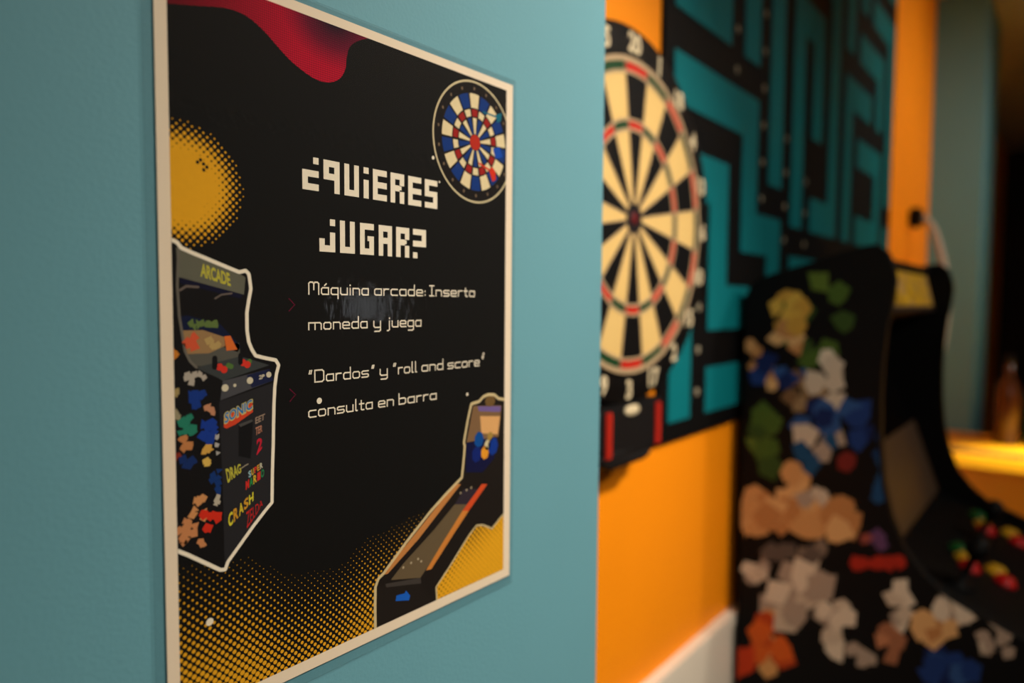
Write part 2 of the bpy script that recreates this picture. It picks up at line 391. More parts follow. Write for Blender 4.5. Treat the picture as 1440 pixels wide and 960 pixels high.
# --- body text in a thin pixel-cornered hand; glyphs are strokes on a grid with x-height 1
def rr(x0, y0, x1, y1, c=0.22):
    return [(x0+c, y0), (x1-c, y0), (x1, y0+c), (x1, y1-c), (x1-c, y1), (x0+c, y1), (x0, y1-c), (x0, y0+c), (x0+c, y0)]
W1 = 1.1
GL = {
 'a': (W1, [[(W1, 0), (W1, 1), (.2, 1), (0, .8), (0, .2), (.2, 0), (W1, 0)]]),
 'b': (W1, [[(0, 1.8), (0, 0), (W1-.2, 0), (W1, .2), (W1, .8), (W1-.2, 1), (0, 1)]]),
 'c': (W1, [[(W1, 1), (.2, 1), (0, .8), (0, .2), (.2, 0), (W1, 0)]]),
 'd': (W1, [[(W1, 1.8), (W1, 0), (.2, 0), (0, .2), (0, .8), (.2, 1), (W1, 1)]]),
 'e': (W1, [[(0, .5), (W1, .5), (W1, .8), (W1-.2, 1), (.2, 1), (0, .8), (0, .2), (.2, 0), (W1, 0)]]),
 'g': (W1, [[(W1, 0), (.2, 0), (0, .2), (0, .8), (.2, 1), (W1, 1), (W1, -.45), (W1-.2, -.65), (.1, -.65)]]),
 'i': (0.12, [[(.06, 0), (.06, 1)], [(.06, 1.45), (.06, 1.5)]]),
 'j': (0.5, [[(.4, 1), (.4, -.4), (.2, -.6), (0, -.6)], [(.4, 1.45), (.4, 1.5)]]),
 'l': (0.3, [[(.06, 1.8), (.06, .1), (.16, 0), (.3, 0)]]),
 'm': (1.9, [[(0, 0), (0, 1), (1.7, 1), (1.9, .8), (1.9, 0)], [(.95, 1), (.95, 0)]]),
 'n': (W1, [[(0, 0), (0, 1), (W1-.2, 1), (W1, .8), (W1, 0)]]),
 'o': (W1, [rr(0, 0, W1, 1, .2)]),
 'q': (W1, [[(W1, -.6), (W1, 1), (.2, 1), (0, .8), (0, .2), (.2, 0), (W1, 0)]]),
 'r': (0.8, [[(0, 0), (0, 1)], [(0, .75), (.25, 1), (.8, 1)]]),
 's': (W1, [[(W1, 1), (.2, 1), (0, .85), (0, .65), (.15, .5), (W1-.15, .5), (W1, .35), (W1, .15), (W1-.2, 0), (0, 0)]]),
 't': (0.75, [[(.3, 1.5), (.3, .15), (.45, 0), (.75, 0)], [(0, 1), (.75, 1)]]),
 'u': (W1, [[(0, 1), (0, .2), (.2, 0), (W1, 0)], [(W1, 1), (W1, 0)]]),
 'y': (W1, [[(0, 1), (0, .2), (.2, 0), (W1, 0)], [(W1, 1), (W1, -.45), (W1-.2, -.65), (.15, -.65)]]),
 'M': (1.5, [[(0, 0), (0, 1.6), (.2, 1.8), (.55, 1.8), (.75, 1.6), (.95, 1.8), (1.3, 1.8), (1.5, 1.6), (1.5, 0)], [(.75, 1.6), (.75, .7)]]),
 'D': (1.35, [[(0, 0), (0, 1.8), (1.1, 1.8), (1.35, 1.55), (1.35, .25), (1.1, 0), (0, 0)]]),
 'I': (0.8, [[(0, 1.8), (.8, 1.8)], [(.4, 1.8), (.4, 0)], [(0, 0), (.8, 0)]]),
 ':': (0.12, [[(.06, .1), (.06, .16)], [(.06, .75), (.06, .81)]]),
 '“': (0.7, [[(.2, 1.35), (.35, 1.8)], [(.55, 1.35), (.7, 1.8)]]),
 '”': (0.7, [[(.0, 1.35), (.15, 1.8)], [(.35, 1.35), (.5, 1.8)]]),
}
GL['á'] = (W1, GL['a'][1] + [[(.5, 1.35), (.75, 1.6)]])
XH = 3.45
def text_line(words, base, name):
    pr = Print(2)
    for wd, u0, u1 in words:
        gap = 0.42; tot = sum(GL[c][0] for c in wd) + gap*(len(wd)-1)
        sx = (u1-u0-1.0)/tot; x = u0+0.27
        for c in wd:
            gw, strokes = GL[c]
            for st in strokes: pr.line([(x+p[0]*sx, base+0.27+p[1]*(XH-0.5)) for p in st], 0.64, False)
            x += (gw+gap)*sx
    pr.build(name, CREAM)
text_line([('Máquina', 65.3, 100.1), ('arcade:', 103.1, 138.4), ('Inserta', 140.6, 177.1)], 171.3, 'text_lettering')
text_line([('moneda', 65.1, 99.3), ('y', 102.5, 107.7), ('juega', 111.1, 135.2)], 155.5, 'text_lettering')
text_line([('“', 64.6, 67.4), ('Dardos', 68.1, 99.9), ('”', 101.2, 103.9), ('y', 106.4, 112.0), ('“', 114.6, 117.6), ('roll', 118.4, 132.1), ('and', 134.9, 151.6), ('score', 154.6, 181.5), ('”', 183.0, 185.6)], 131.7, 'text_lettering')
text_line([('consulta', 64.7, 102.3), ('en', 105.3, 116.0), ('barra', 118.8, 146.5)], 116.0, 'text_lettering')
MAG = ink((120, 12, 54))
for v in (166.8, 127.3):
    pr = Print(2)
    for t in range(6):
        for s in (1, -1): pr.disc(58.2-t*0.55, v+s*t*0.52, 0.26, 8)
    pr.build('chevron', MAG)
for px, py, r in ((447, 563, 1.45), (655, 554, 0.95), (607, 222, 0.95), (616, 256, 0.6), (678, 497, 0.7), (293, 873, 1.6)):
    Print(9).disc(*uv(px, py), r, 12).build('speckle', CREAM)

# --- printed picture of a dartboard
DC, DR = (176.3, 257.6), 33.6
dbp = Print(3).disc(*DC, DR, 64).build('printed_dartboard', ink((205, 190, 150)))
Print(4).disc(*DC, DR-1.1, 64).build('board_ground', ink((20, 15, 14)), dbp)
pc, pb, prr, pw2 = Print(5), Print(5), Print(5), Print(5)
for k in range(18):
    am = math.pi/2 + 0.03 + k*2*math.pi/18; h = math.pi/18*0.86; even = k % 2 == 0
    (pc if even else pb).sector(DC, 18.8, 26.6, am-h, am+h)
    (prr if even else pc).sector(DC, 14.2, 18.0, am-h*0.9, am+h*0.9)
    (pc if even else pb).sector(DC, 4.6, 13.4, am-h*0.8, am+h*0.8)
pc.build('cream_segments', ink((222, 204, 160)), dbp); pb.build('blue_segments', ink((8, 50, 118)), dbp)
prr.build('red_segments', ink((150, 26, 22)), dbp)
Print(6).disc(*DC, 4.3, 20).build('bullseye', ink((176, 40, 24)), dbp)
pr = Print(6)
for k in range(18):
    am = math.pi/2 + 0.03 + k*2*math.pi/18; pr.disc(DC[0]+29.4*math.cos(am), DC[1]+29.4*math.sin(am), 0.75, 6, 1.0)
pr.build('board_numbers', ink((120, 100, 78)), dbp)
q4 = lambda x, y: uv(590+x/4.573, 90+y/4.573)
Print(7).poly([q4(440, 690), q4(455, 660), q4(478, 690), q4(482, 745), q4(460, 758)]).line([q4(375, 640), q4(450, 690)], 1.1).build('printed_dart', ink((205, 48, 20)), dbp)
Print(7).poly([q4(480, 330), q4(520, 315), q4(515, 370), q4(490, 380)]).line([q4(480, 340), q4(400, 310)], 1.0).build('printed_dart', ink((10, 100, 120)), dbp)
Print(7).poly([q4(462, 545), q4(505, 535), q4(525, 600), q4(480, 610)]).build('printed_dart', ink((10, 70, 170)), dbp)

# --- printed picture of an arcade machine
f1 = lambda *P: [uv(230+x/5.647, 330+y/5.647) for x, y in P]
f2 = lambda *P: [uv(230+x/5.647, 490+y/5.647) for x, y in P]
f3 = lambda *P: [uv(230+x/5.647, 640+y/5.647) for x, y in P]
outl = f1((50,40),(95,60),(130,105),(220,145),(330,190),(450,240),(590,297),(640,285),(665,310),(672,350),(682,430),(665,520),(650,620),(652,760),(665,850),(690,910)) \
     + f2((720,55),(800,75),(880,90),(903,130),(885,200),(872,300),(865,450),(862,600),(860,750),(855,900)) \
     + f3((852,200),(850,370),(800,430),(700,560),(600,700),(500,840),(480,900),(440,905),(300,840),(180,785),(90,750))
arc = Print(3).poly(outl).build('printed_machine', ink((15, 13, 14)), label='printed picture of a black arcade machine')
Print(8).line(outl, 1.55).build('cut_line', CREAM, arc)
P = lambda name, pts, col, layer=4: Print(layer).poly(pts).build(name, ink(col), arc)
P('marquee', f1((88,98),(600,312),(640,340),(628,475),(105,335)), (98, 97, 82))
Print(5).word('ARCADE', f1((285,222),(512,305),(525,412),(282,332))).build('marquee_lettering', ink((186, 178, 62)), arc)
P('lamp_recess', f1((120,337),(620,475),(600,505),(120,385)), (14, 14, 40))
Print(5).line(f1((120,440),(170,408),(265,415)), 0.9).line(f1((400,505),(450,475),(530,465)), 0.7).build('lamp_arm', ink((104, 92, 84)), arc)
P('screen', f1((125,650),(180,640),(440,710),(600,880),(580,930),(130,770)), (13, 22, 52))
random.seed(5)
def shards(layer, cu, cv, ru, rv, n, size):
    pr = Print(layer)
    for k in range(n):
        t = random.uniform(0, 2*math.pi); q = math.sqrt(random.random())
        x, y = cu+ru*q*math.cos(t), cv+rv*q*math.sin(t); t0 = random.uniform(0, 6.3); m_ = random.choice((3, 4, 4, 5))
        pr.poly([(x+size*random.uniform(.6, 1.25)*math.cos(t0+i*2*math.pi/m_), y+size*random.uniform(.6, 1.25)*math.sin(t0+i*2*math.pi/m_)) for i in range(m_)])
    return pr
def sh(F, x, y, rx, ry, col, n=6, size=2.2, layer=5):
    c = F((x, y))[0]; e = F((x+rx, y))[0]; g = F((x, y+ry))[0]
    shards(layer, c[0], c[1], abs(e[0]-c[0]), abs(g[1]-c[1]), n, size).build('printed_shape', ink(col), arc)
sh(f1, 300, 700, 110, 35, (92, 112, 58), 8, 2.0)
P('screen_picture', f1((125,760),(300,755),(470,810),(480,880),(350,940),(180,945)), (150, 118, 78), 5)
sh(f1, 210, 860, 40, 60, (206, 84, 52), 5, 2.2, 6); sh(f1, 360, 870, 70, 40, (176, 148, 92), 5, 1.8, 6)
P('screen_picture', f1((470,805),(520,800),(575,910),(490,920)), (214, 104, 42), 5)
P('bezel', f2((150,20),(350,-25),(590,-45),(600,60),(390,130),(240,140)), (84, 82, 74))
P('control_deck', f2((240,150),(600,60),(830,130),(460,255),(420,230)), (56, 60, 60), 5)
pr = Print(6)
for x, y in ((435,145),(470,165),(620,110),(655,125)): pr.disc(*f2((x, y))[0], 1.5, 12)
pr.build('button', ink((206, 50, 36)), arc)
pr = Print(6)
for x, y in ((505,132),(525,140),(672,100)): pr.disc(*f2((x, y))[0], 1.1, 12)
pr.build('button', ink((78, 110, 52)), arc)
Print(7).line(f2((396,75),(396,145)), 2.2).line(f2((600,50),(600,110)), 2.0).build('joystick', ink((14, 14, 16)), arc)
P('front_edge', f2((460,255),(830,160),(862,250),(650,330),(440,410)), (70, 70, 74), 5)
P('side_edge', f2((650,210),(830,160),(862,250),(690,310)), (24, 30, 62), 6)
pr = Print(7)
for x, y, r in ((478,310,1.5),(675,252,1.45),(825,205,1.25),(555,290,.7)): pr.disc(*f2((x, y))[0], r, 12)
pr.word('2P', f2((748,210),(792,200),(788,235),(745,245))).build('button', ink((206, 196, 168)), arc)
P('front_panel', f2((430,420),(860,270),(858,900)) + f3((850,365),(475,890),(462,300)), (36, 35, 38), 4)
P('coin_box', f2((585,600),(700,565),(690,760),(680,870),(585,850)), (16, 15, 17), 5)
P('coin_box_top', f2((585,600),(690,560),(700,575),(600,620)), (74, 72, 70), 6)
def logo(txt, quad, col, layer=6, bold=0.03): Print(layer).word(txt, quad, bold).build('logo_lettering', ink(col), arc)
P('logo_shadow', f2((470,540),(695,425),(700,500),(560,600),(490,632),(468,622)), (206, 66, 36), 5)
logo('SONIC', f2((468,508),(698,390),(700,482),(468,606)), (196, 184, 110), 6, 0.08)
logo('SONIC', f2((475,512),(692,398),(694,472),(474,594)), (16, 104, 176), 7, 0.02)
logo('EET', f2((718,545),(795,512),(792,560),(718,598)), (150, 128, 110)); logo('TER', f2((720,625),(775,600),(772,655),(720,690)), (176, 120, 96))
logo('2', f2((728,715),(778,700),(770,790),(728,845)), (192, 30, 52))
logo('DRAG', f3((480,105),(600,62),(607,132),(500,218)), (190, 182, 62)); Print(6).line(f3((610,98),(635,80),(660,66)), 0.5).build('logo_lettering', ink((150, 140, 120)), arc)
def multi(txt, quad, cols):
    tl, tr_, br, bl = [Vector(q) for q in quad]; n = len(txt)
    for i, ch in enumerate(txt):
        a, b2 = (i+.06)/n, (i+.94)/n
        Print(6).word(ch, [tuple(tl.lerp(tr_, a)), tuple(tl.lerp(tr_, b2)), tuple(bl.lerp(br, b2)), tuple(bl.lerp(br, a))]).build('logo_lettering', ink(cols[i]), arc)
multi('SUPER', f3((660,128),(775,48),(778,92),(665,178)), [(150, 190, 200), (214, 176, 60), (206, 52, 40), (206, 150, 50), (200, 196, 170)])
multi('MARIO', f3((640,205),(790,98),(790,160),(640,275)), [(206, 44, 36), (40, 140, 70), (214, 180, 50), (206, 52, 40), (40, 130, 80)])
multi('CRASH', f3((498,470),(705,282),(706,352),(505,578)), [(216, 206, 52), (206, 150, 40), (214, 190, 46), (206, 150, 40), (216, 206, 52)])
logo('ZELDA', f3((645,450),(775,345),(776,392),(650,578)), (196, 34, 32), 6, 0.0)
Print(6).line(f1((108,110),(98,400),(115,650),(150,860)) + f2((160,20),(200,100),(250,148)), 1.0).build('edge_trim', ink((104, 98, 88)), arc)
# abstract colour shapes stand in for the side art
for F, x, y, rx, ry, c, n, s in ((f2,240,235,90,60,(170,160,146),7,1.7), (f2,260,410,75,85,(18,52,128),9,2.4), (f2,365,465,40,60,(188,130,96),4,1.8), (f2,170,600,65,95,(36,122,98),9,2.2), (f2,330,650,70,110,(20,54,140),10,2.6),
        (f2,175,740,45,60,(186,122,72),5,2.0), (f2,330,810,40,45,(206,158,72),5,1.8), (f2,340,890,30,40,(214,176,84),4,1.8), (f2,410,760,12,90,(170,166,160),4,1.3), (f2,190,880,60,50,(18,44,100),5,2.2), (f2,90,860,25,70,(130,46,28),4,1.8),
        (f3,395,200,45,160,(16,50,110),8,1.9), (f3,270,430,80,90,(202,140,86),7,2.0), (f3,360,500,75,90,(206,44,24),8,2.3), (f3,180,590,75,110,(196,130,82),10,2.3), (f3,300,680,40,30,(196,130,82),3,1.6), (f3,420,380,15,60,(180,170,150),4,1.3), (f2,105,530,30,40,(150,140,110),4,1.6), (f2,95,330,25,40,(160,140,90),4,1.4), (f2,75,40,15,40,(196,120,40),4,1.6)):
    sh(F, x, y, rx, ry, c, n, s)

# --- printed picture of a ball-rolling alley
g4 = lambda *P: [uv(620+x/6.0, 540+y/6.0) for x, y in P]
g5 = lambda *P: [uv(515+x/4.571, 680+y/4.571) for x, y in P]
left = g5((50,960),(48,780),(50,660),(70,605),(100,575),(250,370),(400,180)) + g4((25,930),(165,785),(180,640),(190,520),(182,490),(215,300),(245,165),(310,145),(345,105),(390,85),(440,88),(475,120),(560,132))
low = g5((885,180),(850,220),(800,285),(740,262),(700,265),(650,330),(520,540),(440,660),(448,790))
alley = Print(3).poly(left + [(UR+5, left[-1][1])] + low + g5((200,900))).build('printed_alley', ink((27, 21, 17)), label='printed picture of a ball-rolling alley')
Print(8).line(left, 1.7).line(low, 1.0).build('cut_line', ink((205, 186, 140)), alley)
P = lambda name, pts, col, layer=4: Print(layer).poly(pts).build(name, ink(col), alley)
P('rail', g5((92,585),(130,575),(330,350),(600,0),(560,0),(330,290)), (192, 126, 66))
P('lane', g5((150,615),(230,510),(430,290),(560,130),(660,130),(520,370),(380,540),(340,600)), (100, 84, 60))
P('lane', g5((560,130),(620,30),(720,30),(660,130)), (46, 38, 48), 4)
P('rail', g5((375,555),(410,545),(560,310),(650,172),(610,172),(480,380)), (204, 128, 54), 5)
P('rail', g5((650,172),(770,0),(735,0),(610,172)), (206, 76, 34), 5)
P('roller', g5((115,640),(340,600),(345,636),(120,662)), (62, 56, 52), 5)
P('front_board', g5((60,650),(115,660),(345,640),(370,690),(440,745),(200,840),(110,890),(62,915)), (30, 24, 20), 4)
Print(5).poly(g5((180,750),(185,715),(240,700),(246,682),(274,715),(266,745))).build('blue_emblem', ink((22, 92, 190)), alley)
P('scoreboard', g4((262,182),(500,178),(475,440),(300,470),(206,490)), (124, 94, 64))
P('score_strip', g4((300,185),(495,185),(490,232),(310,226)), (112, 92, 150), 5)
P('score_panel', g4((320,268),(490,268),(468,420),(330,412)), (216, 164, 104), 5)
P('target_board', g4((206,495),(450,440),(440,620),(340,740),(200,740)), (13, 16, 58), 5)
for x, y, r, c in ((310,465,4.2,(6,72,146)),(428,520,4.8,(12,52,140)),(290,590,4.2,(12,34,110)),(360,575,3.6,(226,150,40)),(382,510,2.8,(206,196,156)),(405,440,2.6,(160,130,60))):
    Print(6).disc(*g4((x, y))[0], r, 7, r*1.15).build('target_shape', ink(c), alley)
Print(5).disc(*g4((405,140))[0], 4.6, 16, 3.4).build('top_sign', ink((110, 84, 46)), alley)
pr = Print(6)
for p in g5((230,535),(280,505),(325,480),(345,495)) + g4((155,915),(205,890),(245,870)): pr.disc(*p, 0.7, 8)
pr.build('lane_mark', ink((176, 160, 130)), alley)

# ------------------------------------------------------------------ the dartboard in the recess
DB = Vector((0.568, 0.117, Z0+0.260))
board = empty('dartboard', DB, 'round black dartboard with cream and black wedges on the orange wall', 'dartboard')
M_BLACKP = mat('black_plastic', (7, 6, 7), rough=0.5, spec=0.2, vary=0.1)
M_CREAMP = mat('cream_plastic', (216, 180, 112), rough=0.5, vary=0.04, bump=0.1, bscale=500)
M_REDP = mat('red_plastic', (186, 34, 20), rough=0.5); M_GREENP = mat('green_plastic', (14, 58, 28), rough=0.5)
M_WIRE = mat('wire_grey', (176, 150, 116), rough=0.4, spec=0.5)
def yl(me, yoff=0):                             # lathe meshes are made about z: turn z to -y so that the face looks at the room
    for v in me.vertices: v.co = Vector((v.co.x, -v.co.z+yoff, v.co.y))
    return me
link('body', yl(lathe_mesh([(0.201, -0.031), (0.206, -0.026), (0.206, -0.004), (0.202, 0.0), (0.175, 0.0)], 'body', 72)), M_BLACKP, board)
DS = 0.975
def wedge_mesh(name, r0, r1, h, y0=-0.0002, y1=-0.003, n=4):
    bm = bmesh.new(); r0 *= DS; r1 *= DS
    A = [-h+2*h*i/n for i in range(n+1)]
    pts = [(r1*math.sin(a), 0, r1*math.cos(a)) for a in A] + [(r0*math.sin(a), 0, r0*math.cos(a)) for a in reversed(A)]
    extrude_poly(bm, [(x, y0, z) for x, _, z in pts], (0, y1-y0, 0))
    return bm_mesh(bm, name)
hw = math.pi/20
WM = {}
for key, r0, r1, hh in (('inner_wedge', 0.018, 0.0955, hw*0.93), ('triple_segment', 0.0985, 0.1065, hw*0.88), ('outer_wedge', 0.1095, 0.1565, hw*0.955), ('double_segment', 0.1595, 0.1685, hw*0.88)):
    for cn, mm in (('cream', M_CREAMP), ('black', M_BLACKP), ('red', M_REDP), ('green', M_GREENP)):
        if key in ('inner_wedge', 'outer_wedge') and cn in ('red', 'green'): continue
        if key.endswith('segment') and cn in ('cream', 'black'): continue
        me = wedge_mesh(key, r0, r1, hh); me.materials.append(mm); WM[key, cn] = me
for k in range(20):
    for key in ('inner_wedge', 'triple_segment', 'outer_wedge', 'double_segment'):
        cn = (('red', 'green') if key.endswith('segment') else ('black', 'cream'))[k % 2]
        o = link(key, WM[key, cn], None, board); o.rotation_euler.y = k*math.pi/10
def ring_mesh(name, r0, r1, y1, n=96):
    bm = bmesh.new(); R = []; r0 *= DS; r1 *= DS
    for r, y in ((r0, -0.0002), (r0, y1), (r1, y1), (r1, -0.0002)):
        R.append([bm.verts.new((r*math.sin(2*math.pi*i/n), y, r*math.cos(2*math.pi*i/n))) for i in range(n)])
    for a, b in zip(R, R[1:]):
        for i in range(n): bm.faces.new((a[i], b[i], b[(i+1) % n], a[(i+1) % n]))
    bmesh.ops.recalc_face_normals(bm, faces=bm.faces[:]); return bm_mesh(bm, name)
for r0, r1 in ((0.0955, 0.0985), (0.1065, 0.1092), (0.1565, 0.1595), (0.1688, 0.1745)): link('ring_wire', ring_mesh('ring_wire', r0, r1, -0.0036), M_WIRE, board)
me = bpy.data.meshes.new('radial_wire'); bm = bmesh.new(); box(bm, -0.0007, 0.0007, -0.0034, -0.0002, 0.0165, 0.1645); bm.to_mesh(me); bm.free(); me.materials.append(M_WIRE)
for k in range(20):
    o = link('radial_wire', me, None, board); o.rotation_euler.y = (k+.5)*math.pi/10
link('outer_bull', ring_mesh('outer_bull', 0.0075, 0.0165, -0.0036, 32), mat('dark_bull', (22, 18, 22), rough=0.5), board)
link('bullseye', yl(lathe_mesh([(0.007, 0.0002), (0.007, 0.0034), (0.005, 0.0040)], 'bullseye', 24)), mat('bull_red', (92, 14, 18), rough=0.5), board)
M_NUM = mat('number_print', (214, 196, 160), rough=0.6)
def flat_word(name, txt, cx, cz, hgt, m, parent, y, wscale=1.0, maxw=None):
    V, Fc, asp = text_polys(txt); wd = hgt*asp*wscale
    if maxw: wd = min(wd, maxw)
    me = bpy.data.meshes.new(name); me.from_pydata([(cx+(a-.5)*wd, y, cz+(b-.5)*hgt) for a, b in V], [], [tuple(reversed(f)) for f in Fc]); me.update()
    return link(name, me, m, parent)
for k, nmb in enumerate((20, 1, 18, 4, 13, 6, 10, 15, 2, 17, 3, 19, 7, 16, 8, 11, 14, 9, 12, 5)):
    a = k*math.pi/10; flat_word('number', str(nmb), 0.1880*math.sin(a), 0.1880*math.cos(a), 0.0215, M_NUM, board, -0.0004)
# lower score box of the board with its two red strips and the maker's badge
bm = bmesh.new()
extrude_poly(bm, [(x/1000, 0.030, z/1000) for x, z in ((-74, -203), (76, -203), (76, -250), (62, -260), (40, -272), (-44, -272), (-66, -262), (-74, -252))], (0, -0.034, 0))
bevel(bm, 0.003)
sb = link('score_box', bm_mesh(bm, 'score_box'), mat('grey_black_plastic', (17, 16, 17), rough=0.5, spec=0.25, vary=0.1), board)
for x in (-0.050, 0.062):
    box_obj('red_strip', (x-0.006, x+0.006, -0.0062, -0.0036, -0.258, -0.208), mat('red_strip_plastic', (176, 36, 24), rough=0.4), sb, 0.001)
link('badge', yl(lathe_mesh([(0.0095, 0.004), (0.0095, 0.0052), (0.008, 0.0058)], 'badge', 24)), M_NUM, sb)
bpy.context.view_layer.update()
for o in sb.children:
    if o.name.startswith('badge'): o.location = (0.0, 0, -0.2105); o.scale = (1.7, 1, 0.62)

# ------------------------------------------------------------------ the maze panel on the orange wall
PX0, PX1, PZ0, PZ1 = 0.702, 2.085, Z0-0.018, 2.62
panel = empty('wall_panel', (0, 0, 0), 'large black wall panel with a teal maze pattern on the orange wall', 'wall art')
panel.location = ((PX0+PX1)/2, NY, PZ0); pw, ph = PX1-PX0, PZ1-PZ0
box_obj('board', (-pw/2, pw/2, -0.006, 0.0, 0.0, ph), mat('panel_black', (6, 5, 6), rough=0.6, spec=0.15), panel, 0.001)
M_TEAL = mat('teal_print', (2, 110, 118), rough=0.6, spec=0.15, vary=0.06)
GU, BW = 0.060, 0.033
ox, oz = -pw/2, 0.0
def bar(a, b):
    up = abs(a[0]-b[0]) < 1e-6; x0, x1 = sorted((a[0], b[0])); z0, z1 = sorted((a[1], b[1])); t = -0.0080 if up else -0.0076
    box_obj('maze_bar', (ox+x0*GU-BW, ox+x1*GU+BW, t, -0.0060, oz+z0*GU-BW, oz+z1*GU+BW), M_TEAL, panel)
for run in (((1,1),(1,6),(3,6),(3,3),(5,3)), ((1,8),(5,8),(5,5),(7,5),(7,1),(3,1)), ((1,10),(3,10),(3,14),(1,14)), ((5,10),(5,16)), ((7,7),(7,18)), ((9,1),(9,4),(12,4)), ((9,6),(9,12),(11,12),(11,9)), ((9,14),(13,14),(13,6),(11,6)),
            ((9,16),(9,18.5)), ((11,2),(16,2)), ((14,4),(18,4),(18,1.5)), ((15,6),(15,11),(18,11)), ((17,6),(20,6),(20,9),(17,9)), ((15,13),(15,17),(11,17)), ((17,13),(20,13),(20,11)), ((17,15),(17,18.5)), ((19,15),(22,15),(22,8)), ((20,2),(22,2),(22,6)), ((19,17),(22,17)), ((1,16),(3,16),(3,18.5)), ((1,12),(1,12.4)), ((5,18),(5,18.5))):
    for a, b in zip(run, run[1:]): bar(a, b)
M_DOT = mat('pale_dot', (150, 140, 118), rough=0.6)
dm = yl(lathe_mesh([(0.006, 0.0060), (0.006, 0.0066), (0.005, 0.0070)], 'dot', 14)); dm.materials.append(M_DOT)
for c, r0, r1 in ((2, 1, 6), (4, 9, 17), (6, 6, 12), (8, 1, 9), (10, 5, 8)):
    for k in range(r0, r1):
        o = link('dot', dm, None, panel); o.location = (ox+c*GU, 0, oz+(k+.0)*GU)

# ------------------------------------------------------------------ the arcade cabinet
CX0, CX1, TH = 0.965, 1.565, 0.018
cab = empty('arcade_cabinet', ((CX0+CX1)/2, 0.0, 0.0), 'tall black arcade cabinet with colourful side print against the orange wall', 'arcade machine')
cxm = (CX0+CX1)/2
prof = [(135,-1470),(135,180),(128,196),(112,208),(-30,250),(-48,252),(-62,240),(-70,218),(-73,200),(-70,170),(-65,140),(-61,90),(-60,40),(-62,-20),(-68,-80),(-79,-128),(-95,-168),(-118,-198),(-150,-224),(-206,-245),(-240,-258),(-250,-276),(-248,-315),(-225,-380),(-190,-450),(-178,-520),(-178,-1400),(-150,-1400),(-150,-1470)]
M_CAB = mat('cabinet_black', (6, 5, 6), rough=0.6, spec=0.15, vary=0.1)
M_CABG = mat('cabinet_satin_black', (7, 7, 8), rough=0.55, spec=0.15, vary=0.1)
M_BEZ = mat('bezel_grey', (84, 64, 48), rough=0.5)
def side(x0):
    bm = bmesh.new(); extrude_poly(bm, [(x0-cxm, y/1000, Z0+z/1000) for y, z in prof], (TH, 0, 0))
    return link('side_panel', bm_mesh(bm, 'side_panel'), M_CAB, cab)
sp1 = side(CX0); side(CX1-TH)
IX0, IX1 = CX0+TH-cxm, CX1-TH-cxm
def slab(name, a, b, t, m, x0=IX0, x1=IX1, parent=cab, bev=0.0):
    """board between the sides: section from a to b in (y, z) mm, thickness t mm to the rear / below"""
    A, B = Vector((0, a[0]/1000, Z0+a[1]/1000)), Vector((0, b[0]/1000, Z0+b[1]/1000)); d = (B-A).normalized(); n = Vector((0, -d.z, d.y))*t/1000
    bm = bmesh.new(); extrude_poly(bm, [Vector((x0, 0, 0))+p for p in (A, B, B+n, A+n)], (x1-x0, 0, 0))
    if bev: bevel(bm, bev)
    return link(name, bm_mesh(bm, name), m, parent)
slab('back_panel', (120, 190), (120, -1455), 12, M_CAB)
slab('top_panel', (112, 200), (-28, 242), 12, M_CAB)
mq = slab('marquee', (-22, 236), (-40, 160), 10, mat('marquee_panel', (222, 178, 100), rough=0.45, vary=0.05))
mq['label'] = 'tan marquee panel with yellow lettering'
bm = bmesh.new(); V, Fc, _ = text_polys('ARCADE')
A, B = Vector((0, -0.0235, Z0+0.228)), Vector((0, -0.0395, Z0+0.168))
for f in Fc: 
    vs = [bm.verts.new(Vector((IX0+0.05+V[i][0]*(IX1-IX0-0.10), 0, 0)) + B.lerp(A, V[i][1]) + Vector((0, -0.0012, -0.0002))) for i in f]
    bm.faces.new(vs)
link('marquee_lettering', bm_mesh(bm, 'marquee_lettering'), mat('yellow_lettering', (246, 196, 40), rough=0.45), mq)
slab('speaker_panel', (-42, 156), (50, 128), 10, mat('speaker_brown', (46, 32, 26), rough=0.6))
bz = slab('screen_bezel', (58, 130), (-62, -212), 8, M_BEZ)
slab('screen', (56, 124), (-12, -70), -3, mat('screen_glass', (5, 5, 6), rough=0.25, spec=0.15), IX0+0.004, IX1-0.004, bz)
deck = slab('control_panel', (-62, -214), (-238, -276), 14, M_CABG)
DA, DBv = Vector((0, -0.062, Z0-0.214)), Vector((0, -0.238, Z0-0.276)); dn = Vector((0, DBv.z-DA.z, -(DBv.y-DA.y))).normalized()
if dn.z < 0: dn = -dn
rotx = math.atan2(-dn.y, dn.z)
bt = lathe_mesh([(0.0165, 0.0), (0.0165, 0.004), (0.0145, 0.006), (0.0125, 0.006), (0.0122, 0.010), (0.0105, 0.012)], 'button', 24)
M_BT = {'g': mat('button_green', (14, 92, 40), rough=0.3), 'y': mat('button_yellow', (226, 176, 40), rough=0.3), 'r': mat('button_red', (206, 24, 26), rough=0.3)}
BM = {}
for k in M_BT:
    me = bt.copy(); me.materials.append(M_BT[k]); BM[k] = me
for px, py, k in ((1374,728,'g'),(1381,741,'y'),(1386,747,'r'),(1420,753,'y'),(1431,764,'r'),(1348,775,'g'),(1356,788,'y'),(1362,799,'r'),(1400,806,'y'),(1412,820,'r')):
    p = hit_plane(px, py, DA, dn)
    p.x = min(max(p.x, CX0+0.05), CX1-TH-0.02)
    o = link('button', BM[k], None, deck); o.location = p-Vector((cxm, 0, 0)); o.rotation_euler.x = rotx
jm = lathe_mesh([(0.022, 0), (0.022, 0.003), (0.005, 0.004), (0.005, 0.045), (0.010, 0.047), (0.0165, 0.056), (0.0165, 0.064), (0.010, 0.074), (0.004, 0.077)], 'joystick', 20); jm.materials.append(M_CABG)
